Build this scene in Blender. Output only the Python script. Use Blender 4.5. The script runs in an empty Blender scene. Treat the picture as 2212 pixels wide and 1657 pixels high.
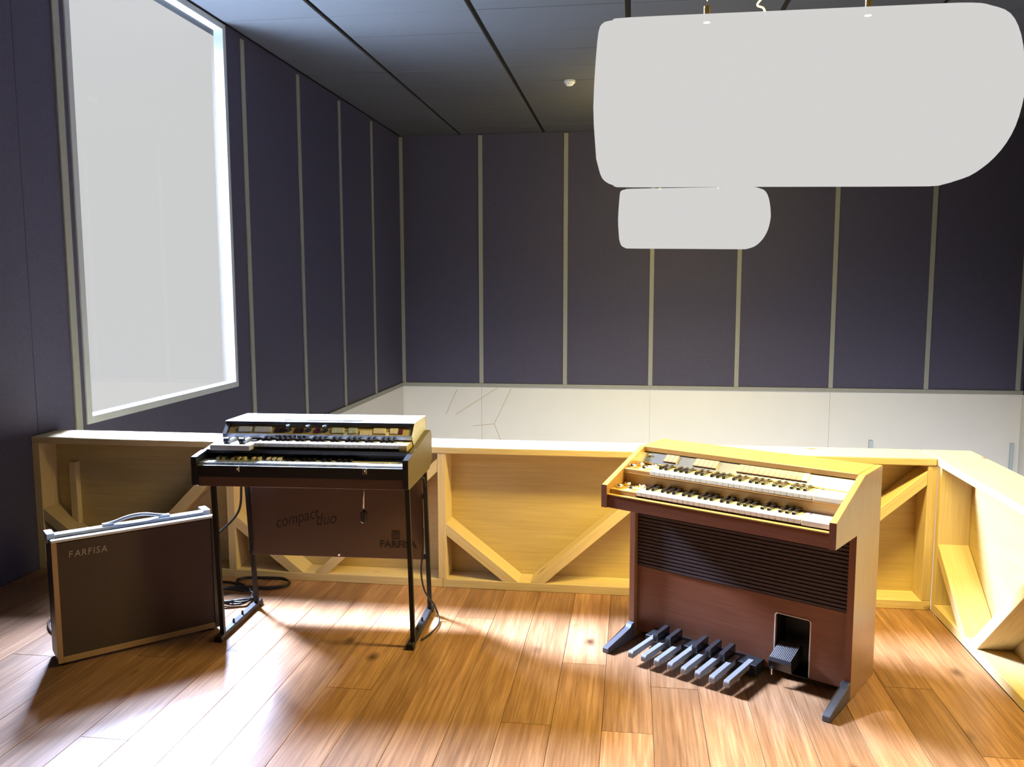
import bpy, bmesh, math, random
from mathutils import Vector, Matrix
random.seed(7)
scene = bpy.context.scene
COL = scene.collection
R = math.radians

# ------------------------------------------------------------------ camera
F, PITCH, YAW, ROLL = 1850.8, R(6.475), R(7.982), R(0.116)
fw = Vector((-math.sin(YAW)*math.cos(PITCH), math.cos(YAW)*math.cos(PITCH), -math.sin(PITCH)))
rt = Vector((math.cos(YAW), math.sin(YAW), 0)); dn = fw.cross(rt)
c, s = math.cos(ROLL), math.sin(ROLL)
rt2 = c*rt + s*dn; dn2 = -s*rt + c*dn
cam = bpy.data.objects.new('camera', bpy.data.cameras.new('camera')); COL.objects.link(cam)
m = Matrix.Identity(4)
for i in range(3):
    m[i][0] = rt2[i]; m[i][1] = -dn2[i]; m[i][2] = -fw[i]
m[0][3], m[1][3], m[2][3] = 0, 0, 1.6
cam.matrix_world = m
cam.data.sensor_fit = 'HORIZONTAL'; cam.data.sensor_width = 36; cam.data.lens = F/2212*36
cam.data.clip_start = .05
scene.camera = cam

# ------------------------------------------------------------------ world, daylight, exposure
w = bpy.data.worlds.new('sky'); scene.world = w; w.use_nodes = True
bg = w.node_tree.nodes['Background']; bg.inputs[0].default_value = (.655, .66, .665, 1); bg.inputs[1].default_value = 1.0
vs = scene.view_settings
vs.view_transform = 'Standard'; vs.look = 'None'; vs.gamma = 1; vs.exposure = 0; vs.use_curve_mapping = False

def area(name, loc, axis, sx, sy, power, color, spread=180):
    l = bpy.data.lights.new(name, 'AREA'); l.shape = 'RECTANGLE'; l.size = sx; l.size_y = sy
    l.energy = power; l.color = color; l.spread = R(spread)
    o = bpy.data.objects.new(name, l); COL.objects.link(o); o.location = loc
    o.rotation_euler = Vector(axis).to_track_quat('-Z', 'Y').to_euler()
    return o
# high bright sky outside the tall window
area('daylight', (-4.25, 5.90, 3.95), (.60, -.10, -.79), .9, 1.4, 2500, (.52, .66, 1.0), 92)
area('daylight_far', (-4.6, 8.5, 4.5), (.15, -.55, -.82), 1.4, 1.6, 1200, (.52, .66, 1.0), 70)
# unseen upward light added outside to brighten the ceiling near the window
area('ceiling_fill', (-4.2, 5.9, .5), (.45, 0, .89), 1.6, 1.2, 230, (.55, .75, 1.0), 100)
# unseen light added under the floor edge to brighten the lower white wall
area('lower_wall_fill', (.85, 5.3, -1.5), (0, 1, -.20), 8.0, .6, 140, (.96, .96, 1.0), 78)

# ------------------------------------------------------------------ materials
MATS = {}
def nodes(name):
    mt = bpy.data.materials.new(name); mt.use_nodes = True; MATS[name] = mt
    nt = mt.node_tree; return mt, nt, nt.nodes['Principled BSDF']
def plain(name, col, rough=.5, metal=0, noise=0, nscale=40, bump=0, spec=None, coat=0):
    mt, nt, b = nodes(name); N, L = nt.nodes, nt.links
    b.inputs['Base Color'].default_value = (*col, 1); b.inputs['Roughness'].default_value = rough
    b.inputs['Metallic'].default_value = metal
    if spec is not None: b.inputs['Specular IOR Level'].default_value = spec
    if coat: b.inputs['Coat Weight'].default_value = coat; b.inputs['Coat Roughness'].default_value = .1
    if noise or bump:
        tc = N.new('ShaderNodeTexCoord'); nz = N.new('ShaderNodeTexNoise')
        nz.inputs['Scale'].default_value = nscale; nz.inputs['Detail'].default_value = 4
        L.new(tc.outputs['Object'], nz.inputs['Vector'])
        if noise:
            mx = N.new('ShaderNodeMix'); mx.data_type = 'RGBA'
            mx.inputs['A'].default_value = (*[v*(1-noise) for v in col], 1)
            mx.inputs['B'].default_value = (*[min(1, v*(1+noise)) for v in col], 1)
            L.new(nz.outputs['Fac'], mx.inputs['Factor']); L.new(mx.outputs['Result'], b.inputs['Base Color'])
        if bump:
            bp = N.new('ShaderNodeBump'); bp.inputs['Strength'].default_value = bump; bp.inputs['Distance'].default_value = .002
            L.new(nz.outputs['Fac'], bp.inputs['Height']); L.new(bp.outputs['Normal'], b.inputs['Normal'])
    return mt
def wood(name, light, dark, axis='X', scale=9, stretch=14, rough=.45, knots=0, knot_col=(.10, .045, .02), vary=.25, spec=.4, figure=.55, streak=.25):
    mt, nt, b = nodes(name); N, L = nt.nodes, nt.links
    b.inputs['Roughness'].default_value = rough; b.inputs['Specular IOR Level'].default_value = spec
    tc = N.new('ShaderNodeTexCoord'); oi = N.new('ShaderNodeObjectInfo')
    mu = N.new('ShaderNodeVectorMath'); mu.operation = 'SCALE'; mu.inputs['Scale'].default_value = 37.0
    cb = N.new('ShaderNodeCombineXYZ')
    for k in range(3): L.new(oi.outputs['Random'], cb.inputs[k])
    L.new(cb.outputs[0], mu.inputs[0])
    ad = N.new('ShaderNodeVectorMath'); L.new(tc.outputs['Object'], ad.inputs[0]); L.new(mu.outputs[0], ad.inputs[1])
    mp = N.new('ShaderNodeMapping'); L.new(ad.outputs[0], mp.inputs['Vector'])
    sc = [scale]*3; sc['XYZ'.index(axis)] = scale/stretch; mp.inputs['Scale'].default_value = sc
    n1 = N.new('ShaderNodeTexNoise'); n1.inputs['Scale'].default_value = 1; n1.inputs['Detail'].default_value = 3; n1.inputs['Distortion'].default_value = .6
    L.new(mp.outputs[0], n1.inputs['Vector'])
    # cathedral rings from a folded noise
    m1 = N.new('ShaderNodeMath'); m1.operation = 'MULTIPLY'; m1.inputs[1].default_value = 11; L.new(n1.outputs['Fac'], m1.inputs[0])
    m2 = N.new('ShaderNodeMath'); m2.operation = 'PINGPONG'; m2.inputs[1].default_value = 1; L.new(m1.outputs[0], m2.inputs[0])
    n2 = N.new('ShaderNodeTexNoise'); n2.inputs['Scale'].default_value = 12; n2.inputs['Detail'].default_value = 5
    L.new(mp.outputs[0], n2.inputs['Vector'])
    a1 = N.new('ShaderNodeMix'); a1.data_type = 'FLOAT'; a1.inputs['Factor'].default_value = figure
    L.new(n2.outputs['Fac'], a1.inputs['A']); L.new(m2.outputs[0], a1.inputs['B'])
    mx = N.new('ShaderNodeMix'); mx.data_type = 'RGBA'
    mx.inputs['A'].default_value = (*light, 1); mx.inputs['B'].default_value = (*dark, 1)
    L.new(a1.outputs['Result'], mx.inputs['Factor'])
    n3 = N.new('ShaderNodeTexNoise'); n3.inputs['Scale'].default_value = 26; n3.inputs['Detail'].default_value = 6; n3.inputs['Roughness'].default_value = .7
    mp3 = N.new('ShaderNodeMapping'); L.new(ad.outputs[0], mp3.inputs['Vector'])
    s3 = [scale*.55]*3; s3['XYZ'.index(axis)] = scale*.55/(stretch*3.5); mp3.inputs['Scale'].default_value = s3
    L.new(mp3.outputs[0], n3.inputs['Vector'])
    r3 = N.new('ShaderNodeMapRange'); r3.inputs['From Min'].default_value = .40; r3.inputs['From Max'].default_value = .66
    r3.inputs['To Min'].default_value = 0; r3.inputs['To Max'].default_value = streak; L.new(n3.outputs['Fac'], r3.inputs['Value'])
    m3 = N.new('ShaderNodeMix'); m3.data_type = 'RGBA'; m3.inputs['B'].default_value = (*[v*.45 for v in dark], 1)
    L.new(r3.outputs[0], m3.inputs['Factor']); L.new(mx.outputs['Result'], m3.inputs['A'])
    out = m3.outputs['Result']
    hs = N.new('ShaderNodeHueSaturation'); mr = N.new('ShaderNodeMapRange')
    mr.inputs['To Min'].default_value = 1-vary; mr.inputs['To Max'].default_value = 1+vary*.6
    L.new(oi.outputs['Random'], mr.inputs['Value']); L.new(mr.outputs[0], hs.inputs['Value']); L.new(out, hs.inputs['Color'])
    out = hs.outputs['Color']
    if knots:
        mp2 = N.new('ShaderNodeMapping'); L.new(ad.outputs[0], mp2.inputs['Vector'])
        ks = [knots]*3; ks['XYZ'.index(axis)] = knots*.55; mp2.inputs['Scale'].default_value = ks
        dz = N.new('ShaderNodeTexNoise'); dz.inputs['Scale'].default_value = 9
        L.new(mp2.outputs[0], dz.inputs['Vector'])
        dm = N.new('ShaderNodeMix'); dm.data_type = 'VECTOR'; dm.inputs['Factor'].default_value = .06
        L.new(mp2.outputs[0], dm.inputs['A']); L.new(dz.outputs['Color'], dm.inputs['B'])
        vo = N.new('ShaderNodeTexVoronoi'); vo.inputs['Scale'].default_value = 1; L.new(dm.outputs['Result'], vo.inputs['Vector'])
        rp = N.new('ShaderNodeValToRGB'); rp.color_ramp.elements[0].position = .03; rp.color_ramp.elements[0].color = (1, 1, 1, 1)
        rp.color_ramp.elements[1].position = .13; rp.color_ramp.elements[1].color = (0, 0, 0, 1)
        L.new(vo.outputs['Distance'], rp.inputs['Fac'])
        kx = N.new('ShaderNodeMix'); kx.data_type = 'RGBA'; kx.inputs['B'].default_value = (*knot_col, 1)
        L.new(rp.outputs['Color'], kx.inputs['Factor']); L.new(out, kx.inputs['A']); out = kx.outputs['Result']
    L.new(out, b.inputs['Base Color'])
    bp = N.new('ShaderNodeBump'); bp.inputs['Strength'].default_value = .12; bp.inputs['Distance'].default_value = .001
    L.new(n2.outputs['Fac'], bp.inputs['Height']); L.new(bp.outputs['Normal'], b.inputs['Normal'])
    return mt

wood('oak_floor', (.57, .31, .155), (.32, .145, .058), 'Y', 7, 11, .36, knots=4.2, vary=.34, spec=.45, streak=.65)
for a in 'XYZ':
    wood('spruce_'+a, (.73, .58, .31), (.61, .44, .20), a, 14, 16, .55, knots=5.5, knot_col=(.22, .10, .04), vary=.10, figure=.35)
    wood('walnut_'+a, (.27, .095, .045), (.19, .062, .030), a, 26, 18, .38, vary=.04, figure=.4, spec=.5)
    wood('teak_'+a, (.47, .27, .085), (.37, .19, .055), a, 30, 18, .30, vary=.04, figure=.4, spec=.7)
wood('plywood', (.60, .455, .19), (.52, .375, .145), 'X', 5, 8, .6, vary=.06, figure=.5)
plain('wall_panel', (.062, .057, .104), .75, noise=.25, nscale=60, bump=.15)
plain('wall_dark', (.025, .023, .027), .8)
plain('batten', (.30, .30, .27), .55, noise=.12, nscale=30)
plain('ceiling_tile', (.088, .088, .102), .9, noise=.2, nscale=120, bump=.3)
plain('ceiling_void', (.012, .011, .012), .9)
plain('lower_wall', (.74, .73, .71), .6, noise=.04, nscale=3)
plain('lower_floor', (.10, .075, .05), .6)
plain('seam', (.55, .46, .34), .7)
plain('slab', (.05, .035, .02), .9)
plain('white_frame', (.50, .53, .57), .45)
plain('black_vinyl', (.018, .016, .018), .38, noise=.3, nscale=300, bump=.3)
plain('black_metal', (.018, .017, .019), .5, spec=.3)
plain('grille_brown', (.055, .034, .032), .55)
plain('foot_grey', (.085, .085, .095), .45)
plain('logo', (.34, .30, .26), .35, metal=.7)
plain('edging', (.78, .72, .62), .35)
plain('black_plastic', (.022, .021, .023), .25, coat=.4)
plain('grille_cloth', (.070, .046, .046), .85, noise=.3, nscale=400, bump=.4)
plain('tan_trim', (.42, .26, .16), .6, noise=.2, nscale=200)
plain('silver_sheen_trim', (.62, .66, .70), .35, metal=.35)
plain('chrome', (.80, .80, .80), .12, metal=1)
plain('aluminium', (.34, .34, .35), .30, metal=.9, noise=.06, nscale=80)
plain('grey_sheen_vinyl', (.60, .59, .58), .42, noise=.08, nscale=200)  # window reflection on the hood and amplifier top put into this grey
plain('tan_vinyl', (.15, .115, .07), .5, noise=.2, nscale=250, bump=.25)
plain('organ_panel', (.52, .40, .20), .4)
plain('brown_board', (.115, .064, .045), .55, noise=.1, nscale=120)
plain('brown_band', (.14, .075, .055), .5)
plain('ink', (.02, .012, .010), .6)
plain('ivory', (.64, .61, .56), .25, coat=.3)
plain('ivory_front', (.74, .66, .55), .35)
plain('grey_key', (.42, .45, .48), .3)
plain('ebony', (.014, .012, .012), .18, coat=.5)
plain('cream_tab', (.78, .66, .44), .35)
plain('green_tab', (.50, .52, .38), .35)
plain('grey_tab', (.58, .56, .53), .35)
plain('dark_tab', (.05, .018, .020), .3)
plain('plum_tab', (.12, .022, .045), .3)
plain('beige_tab', (.22, .135, .085), .4)
plain('tab_front', (.16, .07, .04), .4)
plain('pedal_grey', (.27, .26, .255), .42, metal=.3)
plain('recess_black', (.008, .008, .009), .5)
plain('white_plastic', (.78, .77, .74), .4)
plain('pale_metal', (.42, .50, .55), .4)
plain('cable_rubber', (.016, .015, .016), .45)
plain('white_cord', (.75, .72, .64), .5)
plain('brass', (.75, .58, .28), .25, metal=1)
def shade_mat():
    mt = bpy.data.materials.new('lamp_shade'); mt.use_nodes = True; MATS['lamp_shade'] = mt
    nt = mt.node_tree; nt.nodes.clear(); N, L = nt.nodes, nt.links
    o = N.new('ShaderNodeOutputMaterial'); e = N.new('ShaderNodeEmission'); t = N.new('ShaderNodeBsdfTransparent'); a = N.new('ShaderNodeAddShader')
    e.inputs[0].default_value = (1.0, .985, .96, 1); e.inputs[1].default_value = .62; t.inputs[0].default_value = (.06, .06, .06, 1)
    L.new(e.outputs[0], a.inputs[0]); L.new(t.outputs[0], a.inputs[1]); L.new(a.outputs[0], o.inputs[0])
shade_mat()
def glass_mat():
    mt = bpy.data.materials.new('window_glass'); mt.use_nodes = True; MATS['window_glass'] = mt
    nt = mt.node_tree; nt.nodes.clear(); N, L = nt.nodes, nt.links
    o = N.new('ShaderNodeOutputMaterial'); g = N.new('ShaderNodeBsdfGlossy'); t = N.new('ShaderNodeBsdfTransparent'); x = N.new('ShaderNodeMixShader')
    g.inputs['Roughness'].default_value = .02; x.inputs[0].default_value = .04
    L.new(t.outputs[0], x.inputs[1]); L.new(g.outputs[0], x.inputs[2]); L.new(x.outputs[0], o.inputs[0])
glass_mat()

# ------------------------------------------------------------------ helpers
def link(name, me, mat, parent=None, loc=None, rot=None):
    o = bpy.data.objects.new(name, me); COL.objects.link(o)
    if mat is not None and len(me.materials) == 0: me.materials.append(MATS[mat])
    if parent is not None: o.parent = parent
    if loc is not None: o.location = loc
    if rot is not None: o.rotation_euler = rot
    return o
def finish(bm, name, bevel=0, smooth=False, seg=1):
    if bevel:
        bmesh.ops.bevel(bm, geom=[e for e in bm.edges if e.calc_length() > bevel*2.2], offset=bevel, segments=seg, affect='EDGES', clamp_overlap=True)
    bmesh.ops.recalc_face_normals(bm, faces=bm.faces)
    me = bpy.data.meshes.new(name); bm.to_mesh(me); bm.free()
    if smooth:
        for p in me.polygons: p.use_smooth = True
    return me
def bm_box(bm, x0, x1, y0, y1, z0, z1):
    v = [bm.verts.new(p) for p in ((x0,y0,z0),(x1,y0,z0),(x1,y1,z0),(x0,y1,z0),(x0,y0,z1),(x1,y0,z1),(x1,y1,z1),(x0,y1,z1))]
    for f in ((3,2,1,0),(4,5,6,7),(0,1,5,4),(1,2,6,5),(2,3,7,6),(3,0,4,7)): bm.faces.new([v[i] for i in f])
def box_me(x0, x1, y0, y1, z0, z1, bevel=0, name='box'):
    bm = bmesh.new(); bm_box(bm, x0, x1, y0, y1, z0, z1); return finish(bm, name, bevel)
def box(name, x0, x1, y0, y1, z0, z1, mat, parent=None, bevel=0, centre=True):
    """box with its origin at its own centre (so object-space grain works)"""
    cx, cy, cz = ((x0+x1)/2, (y0+y1)/2, (z0+z1)/2) if centre else (0, 0, 0)
    me = box_me(x0-cx, x1-cx, y0-cy, y1-cy, z0-cz, z1-cz, bevel, name)
    return link(name, me, mat, parent, (cx, cy, cz))
def prism_me(pts, axis, a0, a1, bevel=0, name='prism', smooth=False, seg=1):
    """pts: closed 2D outline; axis the extrusion axis. X: pts=(y,z); Y: pts=(x,z); Z: pts=(x,y)"""
    bm = bmesh.new()
    def P(p, a): return {'X': (a, p[0], p[1]), 'Y': (p[0], a, p[1]), 'Z': (p[0], p[1], a)}[axis]
    A = [bm.verts.new(P(p, a0)) for p in pts]; B = [bm.verts.new(P(p, a1)) for p in pts]
    n = len(pts)
    bm.faces.new(A); bm.faces.new(B[::-1])
    for i in range(n): bm.faces.new((A[i], B[i], B[(i+1) % n], A[(i+1) % n]))
    return finish(bm, name, bevel, smooth, seg)
def prism(name, pts, axis, a0, a1, mat, parent=None, bevel=0):
    return link(name, prism_me(pts, axis, a0, a1, bevel, name), mat, parent)
def catmull(pts, n=8, closed=False):
    P = [Vector(p) for p in pts]; out = []
    for i in range(len(P)-1):
        p0 = P[i-1] if i else P[0]*2-P[1]; p1, p2 = P[i], P[i+1]; p3 = P[i+2] if i+2 < len(P) else P[-1]*2-P[-2]
        for k in range(n):
            t = k/n; out.append(.5*((2*p1)+(-p0+p2)*t+(2*p0-5*p1+4*p2-p3)*t*t+(-p0+3*p1-3*p2+p3)*t**3))
    out.append(P[-1]); return out
def tube_me(pts, r, seg=8, name='tube', square=False):
    bm = bmesh.new(); rings = []; n = len(pts); up = Vector((0, 0, 1))
    prev = None
    for i, p in enumerate(pts):
        p = Vector(p); t = (Vector(pts[min(i+1, n-1)])-Vector(pts[max(i-1, 0)])).normalized()
        if prev is None:
            a = up if abs(t.z) < .9 else Vector((1, 0, 0)); u = t.cross(a).normalized()
        else:
            u = (prev-t*prev.dot(t)).normalized()
        prev = u; v = t.cross(u)
        rr = r[i] if isinstance(r, (list, tuple)) else r
        rings.append([bm.verts.new(p+(u*math.cos(2*math.pi*(k+.5)/seg)+v*math.sin(2*math.pi*(k+.5)/seg))*rr) for k in range(seg)])
    for i in range(n-1):
        for k in range(seg): bm.faces.new((rings[i][k], rings[i][(k+1) % seg], rings[i+1][(k+1) % seg], rings[i+1][k]))
    bm.faces.new(rings[0][::-1]); bm.faces.new(rings[-1])
    return finish(bm, name, 0, not square)
def tube(name, pts, r, mat, parent=None, seg=8, square=False):
    return link(name, tube_me(pts, r, seg, name, square), mat, parent)
def lathe_me(prof, seg=20, name='lathe', smooth=True):
    """prof: list of (r,z) from bottom to top, closed with caps"""
    bm = bmesh.new(); rings = []
    for r, z in prof: rings.append([bm.verts.new((r*math.cos(2*math.pi*k/seg), r*math.sin(2*math.pi*k/seg), z)) for k in range(seg)])
    for i in range(len(rings)-1):
        for k in range(seg): bm.faces.new((rings[i][k], rings[i][(k+1) % seg], rings[i+1][(k+1) % seg], rings[i+1][k]))
    bm.faces.new(rings[0][::-1]); bm.faces.new(rings[-1])
    me = finish(bm, name)
    return me
def lathe(name, prof, mat, parent=None, loc=(0, 0, 0), rot=None, seg=20):
    return link(name, lathe_me(prof, seg, name), mat, parent, loc, rot)
def tag(o, label, cat, group=None):
    o['label'] = label; o['category'] = cat
    if group: o['group'] = group
    return o
def thing(name, label, cat, loc, rz=0, group=None):
    o = bpy.data.objects.new(name, None); COL.objects.link(o); o.empty_display_size = .1
    o.location = loc; o.rotation_euler = (0, 0, rz)
    return tag(o, label, cat, group)
def struct(o, label=None):
    o['kind'] = 'structure'
    if label: o['label'] = label
    return o
def text(name, body, size, mat, parent, loc, rot, extrude=.0006, shear=0, sx=1, spacing=1, bold=0):
    cu = bpy.data.curves.new(name, 'FONT'); cu.body = body; cu.size = size; cu.extrude = extrude; cu.shear = shear
    cu.space_character = spacing; cu.offset = bold; cu.align_x = 'LEFT'; cu.resolution_u = 3
    tmp = bpy.data.objects.new(name, cu); COL.objects.link(tmp)
    me = bpy.data.meshes.new_from_object(tmp.evaluated_get(bpy.context.evaluated_depsgraph_get()))
    bpy.data.objects.remove(tmp); bpy.data.curves.remove(cu)
    me.materials.clear()
    o = link(name, me, mat, parent, loc, rot); o.scale = (sx, 1, 1)
    return o

# ------------------------------------------------------------------ the room
XL, XR, YB, YF, ZC, ZV = -3.345, 5.20, 12.24, -3.0, 3.74, -3.0
ZT0, ZT1 = .140, .196                      # trim under the dark panels
YP = 4.34                                  # face of the parapet
T = .022                                   # panel thickness

# floor: slab and oak planks
floor = struct(box('floor', XL, 1.50, YF, 4.50, -.30, -.016, 'slab', centre=False), 'oiled oak plank floor')
pw = .185; row = 0; x = -1.94-8*pw
while x < 1.48:
    x0, x1 = max(x, XL+.002), min(x+pw, 1.483)
    if x1-x0 > .02:
        y = -2.9+random.uniform(0, 1.2); ys = [-2.99]
        while y < 4.1: ys.append(y); y += random.uniform(1.3, 2.3)
        ys.append(4.345)
        for y0, y1 in zip(ys[:-1], ys[1:]):
            box('plank', x0+.0007, x1-.0007, y0+.0007, y1-.0007, -.016, random.uniform(-.0007, 0), 'oak_floor', floor, bevel=.0010)
    x += pw
struct(box('floor_lower', XL, XR, YF, YB, ZV-.1, ZV, 'lower_floor'), 'pale floor of the storey below')

# ceiling: dark tiles on a grid, 1.2 m by 0.6 m
ceil = struct(box('ceiling', XL-.3, XR+.3, YF-.2, YB+.3, ZC+.03, ZC+.25, 'ceiling_void', centre=False), 'dark suspended ceiling of long grey tiles')
xs = [XL, -2.465]+[-1.265+1.2*i for i in range(6)]+[XR]
y = 6.856-.6*9; rows = [YF]
while y < YB: rows.append(y); y += .6
rows.append(YB)
tile_me = {}
for i in range(len(xs)-1):
    for j in range(len(rows)-1):
        x0, x1, y0, y1 = xs[i], xs[i+1], rows[j], rows[j+1]
        if y1-y0 < .08 or x1-x0 < .08: continue
        k = (round(x1-x0, 3), round(y1-y0, 3))
        if k not in tile_me:
            a, b_ = (x1-x0)/2-.022, (y1-y0)/2-.006
            tile_me[k] = box_me(-a, a, -b_, b_, -.012, .012, .003, 'ceiling_tile')
        link('ceiling_tile', tile_me[k], 'ceiling_tile', ceil, ((x0+x1)/2, (y0+y1)/2, ZC+.012+random.uniform(-.001, .001)))

# back wall
wb = struct(box('wall_back', XL-.3, XR+.3, YB+T, YB+.3, ZT0, ZC+.05, 'wall_dark', centre=False), 'dark panelled far wall with grey battens')
bx = [XL, -2.164, -.947, .263, 1.452, 2.72, 3.964, XR]
for x0, x1 in zip(bx[:-1], bx[1:]):
    box('panel', x0+.004, x1-.004, YB, YB+T, ZT1, ZC, 'wall_panel', wb, bevel=.002)
for x in bx[1:-1]+[XR-.07]:
    box('batten', x-.03, x+.03, YB-.014, YB, ZT1, ZC-.02, 'batten', wb, bevel=.002)
box('batten', XL, XL+.05, YB-.014, YB, ZT1, ZC-.02, 'batten', wb, bevel=.002)
box('bottom_trim', XL, XR, YB-.02, YB+T, ZT0, ZT1, 'batten', wb, bevel=.002)
wlb = struct(box('wall_back_lower', XL-.3, XR+.3, YB+.012, YB+.3, ZV, ZT0, 'lower_wall', centre=False), 'white lower wall beyond the balustrade')
px = [XL, -2.164, .263, 2.72, XR]
for x0, x1 in zip(px[:-1], px[1:]):
    box('wall_board', x0+.002, x1-.002, YB, YB+.012, ZV, ZT0-.001, 'lower_wall', wlb)
def seam(a, b):
    (x0, z0), (x1, z1) = a, b; L_ = math.hypot(x1-x0, z1-z0)
    o = link('seam', box_me(-L_/2, L_/2, -.001, .001, -.005, .005), 'seam', wlb, ((x0+x1)/2, YB-.001, (z0+z1)/2), (0, -math.atan2(z1-z0, x1-x0), 0))
for a, b in (((-2.53, .10), (-2.70, -.27)), ((-1.93, .13), (-2.55, -.27)), ((-1.73, .12), (-1.98, -.40)), ((-1.98, -.40), (-1.86, -.70)), ((-1.98, -.40), (-2.3, -.44))):
    seam(a, b)
for n, x, z0, z1, wd in (('wall_box', 3.28, -.64, -.52, .05), ('wall_conduit', 5.10, -1.0, -.52, .045)):
    o = box(n, x-wd/2, x+wd/2, YB-.03, YB, z0, z1, 'pale_metal', None, bevel=.004)
    tag(o, {'wall_box': 'small pale metal box on the white lower wall behind the wooden organ', 'wall_conduit': 'tall thin pale metal strip on the white lower wall at far right'}[n], {'wall_box': 'box', 'wall_conduit': 'strip'}[n])

# left wall with the tall window
WY0, WY1, WZ0, WZ1 = 4.84, 6.905, .752, ZC-.01
bm = bmesh.new()
bm_box(bm, XL-.07, XL-T, YF-.2, WY0, ZV, ZC+.05)
bm_box(bm, XL-.07, XL-T, WY1, YB+.3, ZT0, ZC+.05)
bm_box(bm, XL-.07, XL-T, WY0, WY1, ZT0, WZ0)
wl = struct(link('wall_left', finish(bm, 'wall_left'), 'wall_dark'), 'dark panelled side wall with grey battens')
ly = [YF, -1.5, -.28, .94, 2.16, 3.38]
for y0, y1 in zip(ly[:-1], ly[1:]): box('panel', XL-T, XL, y0+.004, y1-.004, 0, ZC, 'wall_panel', wl, bevel=.002)
box('panel', XL-T, XL, 3.384, 4.40, 0, ZC, 'wall_panel', wl, bevel=.002)
box('panel', XL-T, XL, 4.402, 4.753, ZT1, ZC, 'wall_panel', wl, bevel=.002)
box('panel', XL-T, XL, 4.757, WY0, ZT1, ZC, 'wall_panel', wl)
box('panel', XL-T, XL, WY0, WY1, ZT1, WZ0, 'wall_panel', wl)
box('panel', XL-T, XL, WY1, 7.206, ZT1, ZC, 'wall_panel', wl)
lb = [7.21, 8.45, 9.67, 10.89, YB]
for y0, y1 in zip(lb[:-1], lb[1:]): box('panel', XL-T, XL, y0+.004, y1-.004, ZT1, ZC, 'wall_panel', wl, bevel=.002)
for y in ly[1:]+[4.757]+lb[:-1]:
    box('batten', XL, XL+.014, y-.030, y+.030, ZT1, ZC-.04, 'batten', wl, bevel=.002)
box('bottom_trim', XL, XL+.02, 4.60, YB-.02, ZT0, ZT1, 'batten', wl, bevel=.002)
struct(box('wall_left_lower', XL-.3, XL, 4.50, YB, ZV, ZT0, 'lower_wall', centre=False), 'white lower side wall under the dark panels')
win = struct(thing('window_1', 'tall bright window in the dark side wall', 'window', (XL, (WY0+WY1)/2, WZ0)))
del win['category']
hy = (WY1-WY0)/2; hz = WZ1-WZ0; fwid = .050
for a in ((-hy, -hy+fwid, 0, hz), (hy-fwid, hy, 0, hz)): box('window_frame', -.07, .012, *a, 'white_frame', win, bevel=.003)
box('window_frame', -.07, .012, -hy+fwid, hy-fwid, 0, fwid, 'white_frame', win, bevel=.003)
box('window_frame', -.07, .012, -hy+fwid, hy-fwid, hz-fwid, hz, 'white_frame', win, bevel=.003)
box('pane', -.045, -.039, -hy+fwid-.005, hy-fwid+.005, fwid-.005, hz-fwid+.005, 'window_glass', win)

# right wall and the wall behind the camera
struct(box('wall_right', XR+T, XR+.3, YF, YB, ZV, ZC+.05, 'wall_dark', centre=False), 'dark side wall far to the right')
struct(box('wall_right_lower', XR, XR+T, YF, YB, ZV, ZT0, 'lower_wall', centre=False), 'white lower wall on the right')
struct(box('wall_front', XL-.3, XR+.3, YF-.2, YF, ZV, ZC+.05, 'wall_panel'), 'dark wall behind the viewer')

# ------------------------------------------------------------------ timber balustrade
def beam(name, p0, p1, wd, d0, d1, mat, parent, ey):
    """45 mm wide brace from p0 to p1 in the local x,z plane, reaching from depth d0 to d1"""
    (x0, z0), (x1, z1) = p0, p1; L_ = math.hypot(x1-x0, z1-z0)
    me = box_me(-L_/2, L_/2, d0, d1, -wd/2, wd/2, .002, name)
    return link(name, me, mat, parent, ((x0+x1)/2, 0, (z0+z1)/2), (0, -math.atan2(z1-z0, x1-x0), 0))
def cut_beam(name, p0, p1, wd, d0, d1, parent, xlo, xhi, zlo, zhi):
    """brace with ends trimmed square to post and plate (outline clipped to the bay)"""
    (x0, z0), (x1, z1) = p0, p1
    u = Vector((x1-x0, z1-z0)).normalized(); n = Vector((-u.y, u.x))*wd/2
    a, b_ = Vector((x0, z0))-u*.4, Vector((x1, z1))+u*.4
    poly = [a+n, b_+n, b_-n, a-n]
    for ax, lim, sg in ((0, xlo, 1), (0, xhi, -1), (1, zlo, 1), (1, zhi, -1)):
        out = []
        for i in range(len(poly)):
            P, Q = poly[i], poly[(i+1) % len(poly)]; dp, dq = sg*(P[ax]-lim), sg*(Q[ax]-lim)
            if dp >= 0: out.append(P)
            if dp*dq < 0: out.append(P+(Q-P)*(dp/(dp-dq)))
        poly = out
    cx = sum(p.x for p in poly)/len(poly); cz = sum(p.y for p in poly)/len(poly)
    ang = math.atan2(u.y, u.x); ca, sa = math.cos(-ang), math.sin(-ang)
    pts = [((p.x-cx)*ca-(p.y-cz)*sa, (p.x-cx)*sa+(p.y-cz)*ca) for p in poly]
    return link(name, prism_me(pts, 'Y', d0, d1, .002, name), 'spruce_X', parent, (cx, 0, cz), (0, -ang, 0))
ZCAP0, ZCAP1, SD = .728, .765, .145
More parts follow.
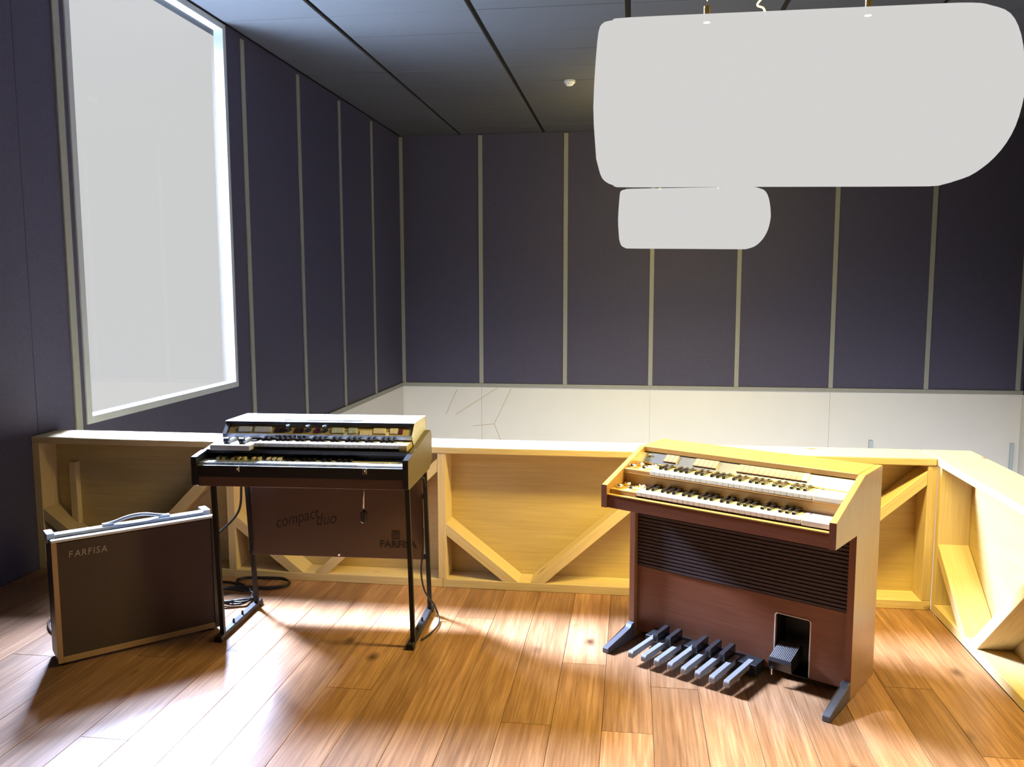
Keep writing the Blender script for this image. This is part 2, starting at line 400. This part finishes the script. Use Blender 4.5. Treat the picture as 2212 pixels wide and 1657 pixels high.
def balustrade(label, posts, loc, rz, cap0, cap1, extra_last=True):
    p = thing('balustrade', label, 'balustrade', loc, rz, 'timber balustrade around the opening')
    hw = .0225
    for x in posts: box('post', x-hw, x+hw, 0, SD, .045, ZCAP0, 'spruce_Z', p, bevel=.002)
    for x0, x1 in zip(posts[:-1], posts[1:]):
        x0 += hw; x1 -= hw
        box('bottom_plate', x0-hw+.001 if x0 > posts[0]+.1 else x0-2*hw, x1+hw-.001 if x1 < posts[-1]-.1 else x1+2*hw, 0, SD, 0, .045, 'spruce_X', p, bevel=.002)
        cut_beam('brace', (x0, .318), (x0+.37, .025), .052, .002, SD-.002, p, x0, x1, .045, ZCAP0)
        cut_beam('brace', (x0+.475, .035), (x1, .665), .052, .002, SD-.002, p, x0, x1, .045, ZCAP0)
        b = box('back_panel', x0-hw+.0015, x1+hw-.0015, SD, SD+.015, 0, ZCAP0, 'plywood', p)
    box('cap', cap0, cap1, -.006, .232, ZCAP0, ZCAP1, 'spruce_X', p, bevel=.004)
    return p
bal = balustrade('long timber stud balustrade with V braces behind the two organs', [-3.322, -2.17, -.985, .235, 1.460], (0, YP, 0), 0, XL+.003, 1.476)
box('cleat', -3.20, -3.158, SD-.04, SD, .20, .60, 'spruce_Z', bal, bevel=.002)
ret = balustrade('short timber balustrade returning towards the viewer at the right edge', [.024, 1.215, 2.405, 3.595, 4.785], (1.4845, 4.345, 0), -math.pi/2, -.227, 4.81)

# ------------------------------------------------------------------ hanging lamps
def lamp(label, y, dx=0, sc=1.0, dz=0):
    t = thing('pendant_lamp', label, 'lamp', (dx, y, 0), 0, 'big white pendant lamps')
    # outline of the shade (x,z): small radii on the left, a deep sweep on the right
    key = [(-.150, 2.10), (-.163, 2.30), (-.150, 2.545), (-.135, 2.600), (-.095, 2.612), (-.03, 2.620), (.50, 2.620), (1.00, 2.620), (1.20, 2.618), (1.27, 2.605),
           (1.335, 2.575), (1.375, 2.50), (1.396, 2.38), (1.398, 2.28), (1.375, 2.17), (1.33, 2.085), (1.265, 2.02), (1.195, 1.992), (1.10, 1.988), (.50, 1.997), (-.02, 2.004), (-.085, 2.012), (-.13, 2.04)]
    key = [(p.x, p.z) for p in catmull([(a, 0, b) for a, b in key+key[:1]], 3)[:-1]]
    cxm, czm = .62, 2.31; dep = .17
    bm = bmesh.new(); rings = []
    prof = [(-dep, .045), (-dep*.93, .020), (-dep*.75, .005), (-dep*.4, 0), (dep*.4, 0), (dep*.75, .005), (dep*.93, .020), (dep, .045)]
    for yy, ins in prof:
        ring = []
        for (x, z) in key:
            v = Vector((cxm-x, czm-z)); d = v.normalized(); fx = Vector((math.copysign(min(ins, abs(v.x)*.5), v.x) if abs(v.x) > .55 else 0, math.copysign(min(ins, abs(v.y)*.5), v.y)))
            ring.append(bm.verts.new((x+fx.x, yy, z+fx.y+dz)))
        rings.append(ring)
    n = len(key)
    for i in range(len(rings)-1):
        for k in range(n): bm.faces.new((rings[i][k], rings[i][(k+1) % n], rings[i+1][(k+1) % n], rings[i+1][k]))
    bm.faces.new(rings[0]); bm.faces.new(rings[-1][::-1])
    link('lamp_shade', finish(bm, 'lamp_shade', 0, True), 'lamp_shade', t)
    for x in (.272, .872):
        f = lathe('cable_ferrule', [(.013, 0), (.013, .06), (.010, .064)], 'brass', t, (x, 0, 2.620+dz))
        tube('suspension_wire', [(x, 0, 2.70+dz), (x, 0, ZC)], .0016, 'chrome', t, 6)
    tube('power_cord', catmull([(.495, 0, 2.638+dz), (.485, 0, 2.665+dz), (.462, 0, 2.68+dz), (.50, 0, 2.72+dz), (.60, 0, 2.80+dz), (.85, 0, 3.1+dz), (.87, 0, ZC)], 6), .004, 'white_cord', t, 6)
    return t
def lamp_light(t, down, up, col):
    for nm, z, ax, pw_, sp in (('lamp_glow', 2.06, (0, 0, -1), down, 152), ('lamp_glow_up', 2.58, (0, 0, 1), up, 160), ('lamp_glow_back', 2.30, (0, 1, 0), up*1.25, 170)):
        l = area(nm, (.62, 0, z), ax, 1.30, .22 if ax[2] else .45, pw_, col, sp); l.parent = t
la = lamp('huge glowing white lamp hanging nearest above the wooden organ', 3.55)
lb_ = lamp('smaller-looking glowing white lamp hanging farther back below the huge one', 9.35, .0, 1, -.003)
lamp_light(la, 1280, 420, (1.0, .80, .25))
lamp_light(lb_, 1280, 480, (1.0, .80, .25))

# smoke detector
sd = thing('smoke_detector', 'small white round smoke detector on the dark ceiling', 'smoke detector', (-.685, 9.27, ZC))
lathe('body', [(.030, -.052), (.036, -.048), (.056, -.028), (.060, -.018), (.060, 0)], 'white_plastic', sd)
for k in range(12):
    a = k*math.pi/6
    if k % 3 == 2: continue
    box('vent', -.004, .004, -.002, .002, -.003, .003, 'ink', sd).location = (.0475*math.cos(a), .0475*math.sin(a), -.038)

# ------------------------------------------------------------------ keyboards
def manual(parent, name, x0, x1, yf, yb, z, reversed_octaves=0, bed='tab_front', nwhite=29):
    """four octaves from C to C: 29 naturals, 20 sharps"""
    ww = (x1-x0)/nwhite
    bed_o = box(name, x0, x1, yf+.012, yb, z-.030, z-.017, bed, parent)
    off = Vector(bed_o.location)
    def key_me(wd, y0, y1, z0, z1, bev, nm): return box_me(-wd/2, wd/2, y0, y1, z0, z1, bev, nm)
    nat = key_me(ww-.0012, yf, yb, z-.017, z, .0012, 'natural_key'); nat.materials.append(MATS['ivory'])
    nat2 = None
    sw = ww*.56; sl = (yb-yf)*.60
    pts = [(yb-sl, z), (yb-sl+.004, z+.0105), (yb-sl+.014, z+.012), (yb, z+.012), (yb, z)]
    shp = prism_me(pts, 'X', -sw/2, sw/2, .001, 'sharp_key'); shp.materials.append(MATS['ebony'])
    nat2 = nat.copy(); nat2.materials.clear(); nat2.materials.append(MATS['grey_key'])
    shp2 = shp.copy(); shp2.materials.clear(); shp2.materials.append(MATS['cream_tab'])
    for i in range(nwhite):
        rev = i < 7*reversed_octaves
        link('natural_key', nat2 if rev else nat, None, bed_o, Vector((x0+ww*(i+.5), 0, 0))-off)
        if i % 7 in (0, 1, 3, 4, 5) and i < nwhite-1:
            sh = {0: -.06, 1: .06, 3: -.10, 4: 0, 5: .10}[i % 7]*ww
            link('sharp_key', shp2 if rev else shp, None, bed_o, Vector((x0+ww*(i+1)+sh, 0, 0))-off)
    return bed_o

# ------------------------------------------------------------------ wooden home organ
og = thing('home_organ', 'teak two-manual home organ with ribbed front and bass pedals', 'organ', (-.062, 3.642, 0), R(-30.83))
OX0, OX1 = -.036, .956
side = [(-.053, .658), (-.053, .757), (.262, .878), (.487, .880), (.487, 0.0), (.19, 0.0), (.19, .658)]
for n_, a0, a1 in (('side_panel', OX0, OX0+.026), ('side_panel', OX1-.026, OX1)):
    prism(n_, side, 'X', a0, a1, 'teak_Z', og, bevel=.0015)
ix0, ix1 = OX0+.0265, OX1-.0265
for a0, a1 in ((OX0, OX0+.026), (OX1-.026, OX1)):  # thin dark strips: shade on the front edges put into colour
    box('arm_front_shade', a0, a1, -.0545, -.0532, .6585, .757, 'walnut_Z', og)
    box('leg_front_shade', a0, a1, .1882, .1898, .075, .657, 'walnut_Z', og)
box('top', ix0, ix1, .262, .487, .857, .879, 'teak_X', og, bevel=.0015)
box('front_rail', ix0, ix1, -.050, -.030, .660, .713, 'walnut_X', og, bevel=.001)
box('rail_edge', ix0, ix1, -.052, -.028, .7135, .718, 'teak_X', og)
box('key_bed', ix0, ix1, -.029, .470, .660, .690, 'walnut_X', og)
box('rear_panel', ix0, ix1, .470, .485, .030, .856, 'walnut_X', og)
# lower manual
manual(og, 'lower_manual', .118, .815, -.026, .098, .742)
box('end_block', .818, ix1-.001, -.026, .098, .722, .7425, 'ivory', og, bevel=.0015)
lk = box('knob_block', ix0+.001, .1165, -.026, .098, .716, .738, 'teak_X', og, bevel=.0015)
box('step_board', ix0, ix1, .0985, .112, .691, .789, 'teak_X', og)
box('step_edge', ix0, ix1, .080, .115, .7895, .7925, 'teak_X', og)
# upper manual
manual(og, 'upper_manual', .118, .815, .084, .206, .812)
box('end_block', .818, ix1-.001, .084, .206, .793, .8125, 'ivory', og, bevel=.0015)
uk = box('knob_block', ix0+.001, .1165, .084, .206, .793, .808, 'teak_X', og, bevel=.0015)
for blk, yc, z in ((lk, .036, .738), (uk, .145, .808)):
    box('knob_plate', .050, .115, yc-.050, yc+.055, z, z+.0015, 'organ_panel', og)
    for kx, ky in ((.006, -.022), (.018, .030), (.068, -.026), (.088, .030)):
        lathe('knob', [(.013, 0), (.013, .005), (.016, .006), (.016, .013), (.014, .015), (.004, .016)], 'chrome', og, (kx+.006, yc+ky, z+.001), seg=18)
# slanted tab panel with rocker tabs
pz0, py0, pz1, py1 = .818, .208, .858, .272
cp = prism('tab_panel', [(py0, pz0), (py1, pz1), (py1+.012, pz1), (py0+.012, pz0-.004)], 'X', ix0, ix1, 'aluminium', og)
pa = math.atan2(pz1-pz0, py1-py0)
box('panel_strip', ix0, ix1, .2065, .211, .8135, .8185, 'brass', og)
def tab(x, wd, mat):
    f = .52
    o = link('rocker_tab', prism_me([(-.022, 0), (-.022, .007), (-.001, .0045), (.001, .0045), (.022, .006), (.022, 0)], 'X', -wd/2+.0006, wd/2-.0006, 0, 'rocker_tab'), mat, cp,
             (x, py0+(py1-py0)*f, pz0+(pz1-pz0)*f+.0006), (pa, 0, 0))
    box('tab_lip', -wd/2+.0008, wd/2-.0008, -.0235, -.0222, .0005, .0065, 'tab_front', o)
    return o
for i in range(3): tab(.118+.021*i, .021, 'beige_tab')
for i in range(5): tab(.262+.0215*i, .0215, 'beige_tab')
for i in range(13): tab(.462+.0228*i, .0228, 'beige_tab' if i < 12 else 'cream_tab')
lathe('power_switch', [(.006, 0), (.006, .006), (.003, .008)], 'brass', og, (.030, py0+.036, pz0+.026), (pa, 0, 0), 12)
# lower case
box('upper_back', ix0, ix1, .216, .232, .629, .659, 'walnut_X', og)
gb = box('grille', ix0, ix1, .218, .232, .336, .6285, 'grille_brown', og)
bm = bmesh.new()
nr = 18
for i in range(nr):
    z = .336+(.292)*(i+.5)/nr; h = .292/nr*.34
    bm_box(bm, ix0, ix1, .2105, .2178, z-h, z+h)
gr = link('grille_rib', finish(bm, 'grille_rib'), 'grille_brown', og); gr['kind'] = 'stuff'
RX0, RX1, RZ1 = .641, .786, .272
bm = bmesh.new()
bm_box(bm, ix0, RX0, .214, .232, .030, .3355); bm_box(bm, RX1, ix1, .214, .232, .030, .3355); bm_box(bm, RX0, RX1, .214, .232, RZ1, .3355)
link('kick_panel', finish(bm, 'kick_panel'), 'walnut_X', og)
bm = bmesh.new()
bm_box(bm, RX0, RX1, .330, .336, .020, RZ1); bm_box(bm, RX0-.004, RX0, .2325, .336, .020, RZ1); bm_box(bm, RX1, RX1+.004, .2325, .336, .020, RZ1)
bm_box(bm, RX0, RX1, .2325, .336, RZ1, RZ1+.004); bm_box(bm, RX0, RX1, .2325, .336, .016, .020)
link('pedal_recess', finish(bm, 'pedal_recess'), 'recess_black', og)
rc = .012
tr = [(RX0, .2125, .035), (RX0, .2125, RZ1-rc)]+[(RX0+rc-rc*math.cos(a), .2125, RZ1-rc+rc*math.sin(a)) for a in (R(22), R(45), R(68))]+[(RX0+rc, .2125, RZ1), (RX1-rc, .2125, RZ1)]+[(RX1-rc+rc*math.sin(a), .2125, RZ1-rc+rc*math.cos(a)) for a in (R(22), R(45), R(68))]+[(RX1, .2125, RZ1-rc), (RX1, .2125, .035)]
tube('recess_trim', tr, .0028, 'edging', og, 6)
# swell pedal
sp = prism('swell_pedal', [(.128, .100), (.135, .110), (.245, .142), (.26, .138), (.26, .090), (.16, .062), (.140, .062)], 'X', .648, .742, 'black_plastic', og, bevel=.002)
for i in range(13):
    x = .652+.0068*i
    prism('rubber_rib', [(.136, .1112), (.136, .1135), (.244, .1448), (.244, .142)], 'X', x, x+.0036, 'pedal_grey', sp)
lathe('pedal_stop', [(.005, 0), (.005, .02), (.0075, .021), (.0075, .026)], 'chrome', sp, (.660, .138, .040), seg=10)
# bass pedals
pb = box('pedal_bed', .085, .600, .130, .214, .012, .060, 'recess_black', og, bevel=.002)
off = Vector(pb.location)
for i in range(8):
    x = .125+.0622*i
    me = prism_me([(-.066, .030), (-.066, .050), (-.060, .058), (.175, .062), (.175, .040)], 'X', -.0125, .0125, .002, 'natural_pedal')
    link('natural_pedal', me, 'pedal_grey', pb, Vector((x, 0, 0))-off)
    if i in (0, 1, 3, 4, 5):
        me = prism_me([(.088, .055), (.088, .082), (.096, .092), (.200, .098), (.200, .060)], 'X', -.0125, .0125, .003, 'sharp_pedal')
        link('sharp_pedal', me, 'black_plastic', pb, Vector((x+.031, 0, 0))-off)
for a0, a1 in ((OX0, OX0+.032), (OX1-.032, OX1)):
    prism('foot', [(-.035, 0), (-.035, .024), (.150, .058), (.165, .072), (.1895, .074), (.1895, 0)], 'X', a0, a1, 'foot_grey', og, bevel=.003)

# ------------------------------------------------------------------ combo organ on its stand
FY = R(2.2)
fo = thing('combo_organ', 'portable two-manual combo organ with coloured tabs on black metal stand', 'organ', (-.93, 3.46, 0), FY)
FX0 = -.955
fside = [(.012, .742), (0, .755), (0, .858), (.006, .866), (.47, .922), (.505, .916), (.525, .885), (.525, .775), (.46, .736), (.03, .736)]
for a0, a1 in ((FX0, FX0+.022), (-.022, 0)):
    sp_ = prism('side_panel', fside, 'X', a0, a1, 'tan_vinyl' if a1 == 0 else 'black_vinyl', fo, bevel=.002)
    prism('edge_binding', [(-.002, .745), (-.002, .858), (.004, .8685), (.10, .8805), (.10, .8772), (.010, .8655), (.0005, .856), (.0005, .745)], 'X', a0-.001, a1+.001, 'black_vinyl', fo)
jx0, jx1 = FX0+.0225, -.0225
box('base', jx0, jx1, .012, .505, .738, .782, 'brown_band', fo, bevel=.002)
box('front_apron', jx0, jx1, .004, .016, .7825, .829, 'black_vinyl', fo, bevel=.001)
box('chrome_strip', jx0, jx1, .006, .018, .8295, .8318, 'silver_sheen_trim', fo)
box('key_bed', jx0, jx1, .0185, .500, .783, .806, 'black_vinyl', fo)
for x in (-.752, -.189):
    lt = box('latch', x-.010, x+.010, .000, .0035, .806, .830, 'chrome', fo, bevel=.001)
    box('latch_hook', -.004, .004, -.005, -.0018, -.004, .006, 'chrome', lt, bevel=.001)
manual(fo, 'lower_manual', -.893, -.228, .022, .150, .842, reversed_octaves=2)
box('end_block', jx0, -.8945, .022, .150, .806, .8415, 'ivory', fo, bevel=.001)
np_ = box('name_panel', -.2265, jx1, .022, .150, .806, .8405, 'white_plastic', fo, bevel=.001)
nl = -np_.location
text('lettering', 'compact duo', .026, 'ink', np_, nl+Vector((-.190, .060, .8408)), (0, 0, 0), .0003, .25)
box('name_underline', -.190, -.060, .046, .048, .8405, .8408, 'ink', fo)
box('riser', jx0, jx1, .1505, .165, .806, .868, 'black_vinyl', fo)
# upper deck
box('upper_deck', jx0, jx1, .100, .500, .8685, .884, 'black_vinyl', fo)
manual(fo, 'upper_manual', -.722, -.066, .118, .250, .912, bed='black_vinyl')
box('end_block', -.0645, -.030, .118, .250, .8845, .911, 'organ_panel', fo, bevel=.001)
cb_ = box('lever_block', -.905, -.7235, .075, .255, .8845, .908, 'grey_sheen_vinyl', fo, bevel=.002)
for x in (-.845, -.775):
    lv = box('lever', x-.010, x+.010, .140, .215, .9085, .922, 'silver_sheen_trim', fo, bevel=.003)
    lathe('lever_knob', [(.010, -.012), (.0135, -.010), (.0135, .010), (.010, .012)], 'black_plastic', fo, (x-.002, .122, .920), (0, R(90), 0), 14)
box('rocker_switch', -.755, -.735, .175, .200, .9085, .914, 'ink', fo)
# control panel under the hood
pan = prism('control_panel', [(.215, .930), (.268, .972), (.290, .972), (.290, .885), (.215, .918)], 'X', -.885, -.028, 'organ_panel', fo)
box('panel_lip', -.885, -.028, .208, .2145, .918, .937, 'aluminium', fo, bevel=.001)
pang = math.atan2(.042, .053)
def cx_(zx): return -.885+(zx-345)*.000543
def ptab(x, wd, mat, yy=.238, ln=.026, ht=.012, tilt=.35):
    ht *= .55; z = .930+(yy-.215)*.042/.053
    o = link('organ_tab', prism_me([(-ln/2, 0), (-ln/2, .004), (ln/2, ht), (ln/2, 0)], 'X', -wd/2+.0005, wd/2-.0005, .0006, 'organ_tab'), mat, pan, (x, yy, z+.001), (pang, 0, 0))
    return o
def prow(z0, z1, n, mat, **k):
    wd = (z1-z0)/n
    for i in range(n): ptab(cx_(z0+wd*(i+.5)), wd*.000543, mat, **k)
prow(432, 542, 3, 'grey_tab', ht=.020); prow(570, 715, 4, 'grey_tab', ht=.020)
prow(742, 832, 2, 'dark_tab', ht=.008); prow(915, 990, 2, 'dark_tab', ht=.008); prow(1092, 1136, 1, 'plum_tab', ht=.016)
prow(1236, 1340, 3, 'green_tab', ht=.020); prow(1342, 1372, 1, 'green_tab', ht=.006, yy=.226); prow(1376, 1450, 2, 'green_tab', ht=.020)
prow(1478, 1580, 4, 'cream_tab', ht=.010, yy=.230); prow(1590, 1692, 3, 'cream_tab', ht=.020); prow(1694, 1724, 1, 'cream_tab', ht=.006, yy=.226); prow(1730, 1798, 2, 'cream_tab', ht=.020); prow(1802, 1840, 1, 'plum_tab', ht=.018)
for zx in (865, 1037, 1180):
    k = lathe('volume_knob', [(.012, 0), (.012, .012), (.009, .014), (.009, .024)], 'black_plastic', pan, (cx_(zx), .240, .950), (R(20), 0, 0), 16)
    lathe('knob_cap', [(.0095, .0242), (.0095, .027), (.007, .028)], 'chrome', k, seg=16)
for zx in (778, 800, 846, 892, 936, 965, 1012):
    box('selector_mark', cx_(zx)-.005, cx_(zx)+.005, .2068, .2078, .922, .932, 'ink', fo)
# hood
hood_o = [(.205, .886), (.205, .940), (.218, .978), (.228, .985), (.500, .978), (.508, .970), (.508, .886)]
for a0, a1 in ((-.905, -.8855), (-.0275, -.0225-.003)):
    prism('hood_cheek', [(.212, .918), (.206, .935), (.252, .980), (.500, .977), (.506, .970), (.506, .886), (.24, .886)], 'X', a0, a1, 'grey_sheen_vinyl' if a0 > -.5 else 'black_vinyl', fo, bevel=.001)
prism('hood', [(.250, .981), (.252, .987), (.264, .989), (.500, .986), (.512, .976), (.512, .886), (.506, .886), (.506, .974), (.498, .980), (.262, .9815)], 'X', -.908, -.024, 'grey_sheen_vinyl', fo, bevel=.0008)  # pale colour stands in for light reflected off the top
prism('hood_edge', [(.2485, .974), (.2495, .9875), (.2515, .9875), (.261, .9812), (.261, .974)], 'X', -.905, -.026, 'black_vinyl', fo)
box('music_rest_slot', -.640, -.275, .280, .300, .9880, .9910, 'ink', fo)
# stand
for x in (-.904, -.022):
    f = box('stand_foot', x-.016, x+.016, .075, .560, 0.004, .028, 'black_metal', fo, bevel=.003)
    fl = -f.location
    for yy in (.075, .525):
        box('rubber_foot', x-.018+fl.x, x+.018+fl.x, yy+fl.y, yy+.035+fl.y, fl.z, .012+fl.z, 'cable_rubber', f)
    for yy in (.245, .345):
        tube('foot_screw', [Vector((x, yy, .028))+fl, Vector((x, yy, .046))+fl], .005, 'black_metal', f, 8)
    tube('stand_leg', [(x-.006, .105, .735), (x+.008, .112, .028)], .0135, 'black_metal', fo, 4, True)
    tube('stand_leg', [(x+.002, .440, .735), (x+.006, .505, .028)], .0135, 'black_metal', fo, 4, True)
    tube('stay', [(x+.004, .300, .733), (x+.004, .400, .705), (x+.004, .452, .640)], .007, 'black_metal', fo, 6)
for x in (-.86, -.085):
    lathe('mount_pad', [(.018, -.012), (.02, -.008), (.02, 0)], 'cable_rubber', fo, (x, .13, .736), seg=14)
# modesty board printed with the maker's marks
bd = box('modesty_board', -.898, -.036, .470, .482, .285, .730, 'brown_board', fo, bevel=.002)
bl = -bd.location; by = .4695
for p in ((-.905, .300), (-.905, .60), (-.033, .300), (-.033, .60)):
    box('board_clip', p[0]-.006+bl.x, p[0]+.006+bl.x, .468+bl.y, .486+bl.y, p[1]-.012+bl.z, p[1]+.012+bl.z, 'black_metal', bd)
text('lettering', 'compact', .082, 'ink', bd, bl+Vector((-.770, by, .422)), (R(90), R(-15), 0), .0005, .35, .80)
text('lettering', 'duo', .085, 'ink', bd, bl+Vector((-.570, by, .440)), (R(90), R(-8), 0), .0005, .35, .80)
text('lettering', 'FARFISA', .050, 'ink', bd, bl+Vector((-.252, by, .342)), (R(90), 0, 0), .0005, 0, 1.0, 1.02, .0012)
ex, ez, es = -.190, .386, .0345
for a in ((0, 1, 0, .08), (0, 1, .92, 1), (0, .08, 0, 1), (.92, 1, 0, 1), (.25, .35, .2, 1), (.25, .62, .72, .82), (.25, .55, .45, .55), (.62, .72, 0, .42), (.45, .78, .42, .50), (.62, .72, .62, .92), (.72, .92, .62, .70)):
    box('emblem_bar', ex+a[0]*es*1.1+bl.x, ex+a[1]*es*1.1+bl.x, by-.0008+bl.y, by+.001+bl.y, ez+a[2]*es*1.2+bl.z, ez+a[3]*es*1.2+bl.z, 'ink', bd)
lathe('latch_button', [(.008, 0), (.006, .006), (.003, .008)], 'chrome', bd, bl+Vector((-.455, .470, .300)), (R(90), 0, 0), 12)
# knee lever
kl = tube('knee_lever', [(-.236, .15, .740), (-.238, .15, .600)], .0035, 'chrome', fo, 8)
prism('lever_pad', [(-.250, .560), (-.252, .598), (-.245, .606), (-.230, .606), (-.224, .598), (-.227, .560), (-.238, .552)], 'Y', .138, .162, 'black_plastic', kl, bevel=.002)

# ------------------------------------------------------------------ amplifier
am = thing('keyboard_amplifier', 'dark guitar-style amplifier cabinet with reflected sheen painted on top edge and carrying handle', 'amplifier', (-2.388, 3.172, 0), R(44.54))
AW, AH, AD = .680, .549, .158
box('cabinet', .002, AW-.002, .006, AD, .016, AH-.012, 'black_vinyl', am, bevel=.003)
gc = box('grille_cloth', .021, AW-.021, -.002, .0055, .040, AH-.016, 'grille_cloth', am)
for a in ((0, .0205, .014, AH-.012), (AW-.0205, AW, .014, AH-.012)):
    box('front_trim', a[0], a[1], -.006, .0055, a[2], a[3], 'tan_trim' if a[0] == 0 else 'black_vinyl', am, bevel=.001)
box('front_trim', .021, AW-.021, -.006, .0055, .014, .0395, 'tan_trim', am, bevel=.001)
box('top_trim', 0, AW, -.006, .024, AH-.0115, AH, 'silver_sheen_trim', am, bevel=.002)  # pale trim, board, guards and handle: window sheen on dark surfaces, as colour
tp = box('top_board', .004, AW-.004, .080, .128, AH-.0115, AH+.002, 'grey_sheen_vinyl', am, bevel=.002)
for a in ((-.004, .028), (AW-.028, AW+.004)):
    prism('corner_guard', [(a[0], .078), (a[1], .078), (a[1], .15), (a[1]-.006 if a[0] < .3 else a[1], .162), (a[0], .162)], 'Z', AH-.03, AH+.010, 'silver_sheen_trim', am, bevel=.002)
hn = tube('handle', catmull([(.235, .105, AH+.008), (.275, .105, AH+.014), (.32, .105, AH+.026), (.365, .105, AH+.030), (.41, .105, AH+.026), (.455, .105, AH+.014), (.49, .105, AH+.008)], 6), .0075, 'grey_sheen_vinyl', am, 8)
for x in (.243, .483): box('handle_end', x-.024, x+.024, .092, .118, AH+.002, AH+.013, 'silver_sheen_trim', hn, bevel=.003)
for x, y in ((.03, .02), (AW-.03, .02), (.03, .14), (AW-.03, .14)):
    lathe('rubber_foot', [(.014, 0), (.016, .003), (.016, .0155)], 'cable_rubber', am, (x, y, 0), seg=14)
lx = .062
for ch, dx in zip('FARFISA', (0, .024, .050, .074, .095, .107, .128)):
    text('letter', ch, .040, 'logo', gc, -gc.location+Vector((lx+dx, -.0025, .466)), (R(90), 0, 0), .001, .12, .9)

# ------------------------------------------------------------------ cables
def cable(name, label, pts, r=.006, n=8):
    return tag(tube(name, catmull(pts, n), r, 'cable_rubber', None, 8), label, 'cable')
def coil(cx, cy, rx, ry, turns, z0, rot=0, jit=.012, n=14, ph=0):
    out = []
    for k in range(int(turns*n)+1):
        a = ph+2*math.pi*k/n; j = 1+jit*math.sin(k*1.7)
        x, y = rx*j*math.cos(a), ry*j*math.sin(a)
        out.append((cx+x*math.cos(rot)-y*math.sin(rot), cy+x*math.sin(rot)+y*math.cos(rot), z0+.006*k/n+.004*abs(math.sin(k*.9))))
    return out
cable('audio_cable', 'thick black cable dropping from the combo organ to a tight coil behind the amplifier',
      [(-1.882, 3.87, .728), (-1.882, 3.88, .62), (-1.91, 3.90, .50), (-2.00, 3.90, .40), (-2.12, 3.88, .30), (-2.20, 3.92, .12), (-2.16, 3.98, .02)]+coil(-2.02, 4.02, .12, .10, 3.3, .010, -.3, .14, ph=3.6))
cable('mains_cable', 'black cable lying in a wide flat loop under the combo organ against the balustrade',
      [(-2.28, 4.22, .008), (-2.16, 4.24, .008)]+coil(-1.95, 4.235, .15, .075, 2.2, .008, 0, .05, ph=3.3))
cable('pedal_cable', 'thin black cable hanging down the right leg of the combo organ stand',
      [(-.972, 3.880, .46), (-.975, 3.885, .36), (-.988, 3.89, .24), (-.975, 3.90, .14), (-.930, 3.905, .07), (-.902, 3.88, .015), (-.890, 3.80, .008), (-.905, 3.70, .008), (-.925, 3.64, .008)], .0045)
cable('amplifier_cord', 'thin black cord looping on the floor at the left of the amplifier',
      [(-2.50, 3.42, .03), (-2.62, 3.47, .010), (-2.72, 3.56, .008), (-2.76, 3.66, .008), (-2.70, 3.74, .008), (-2.58, 3.72, .010), (-2.48, 3.60, .012)], .005)
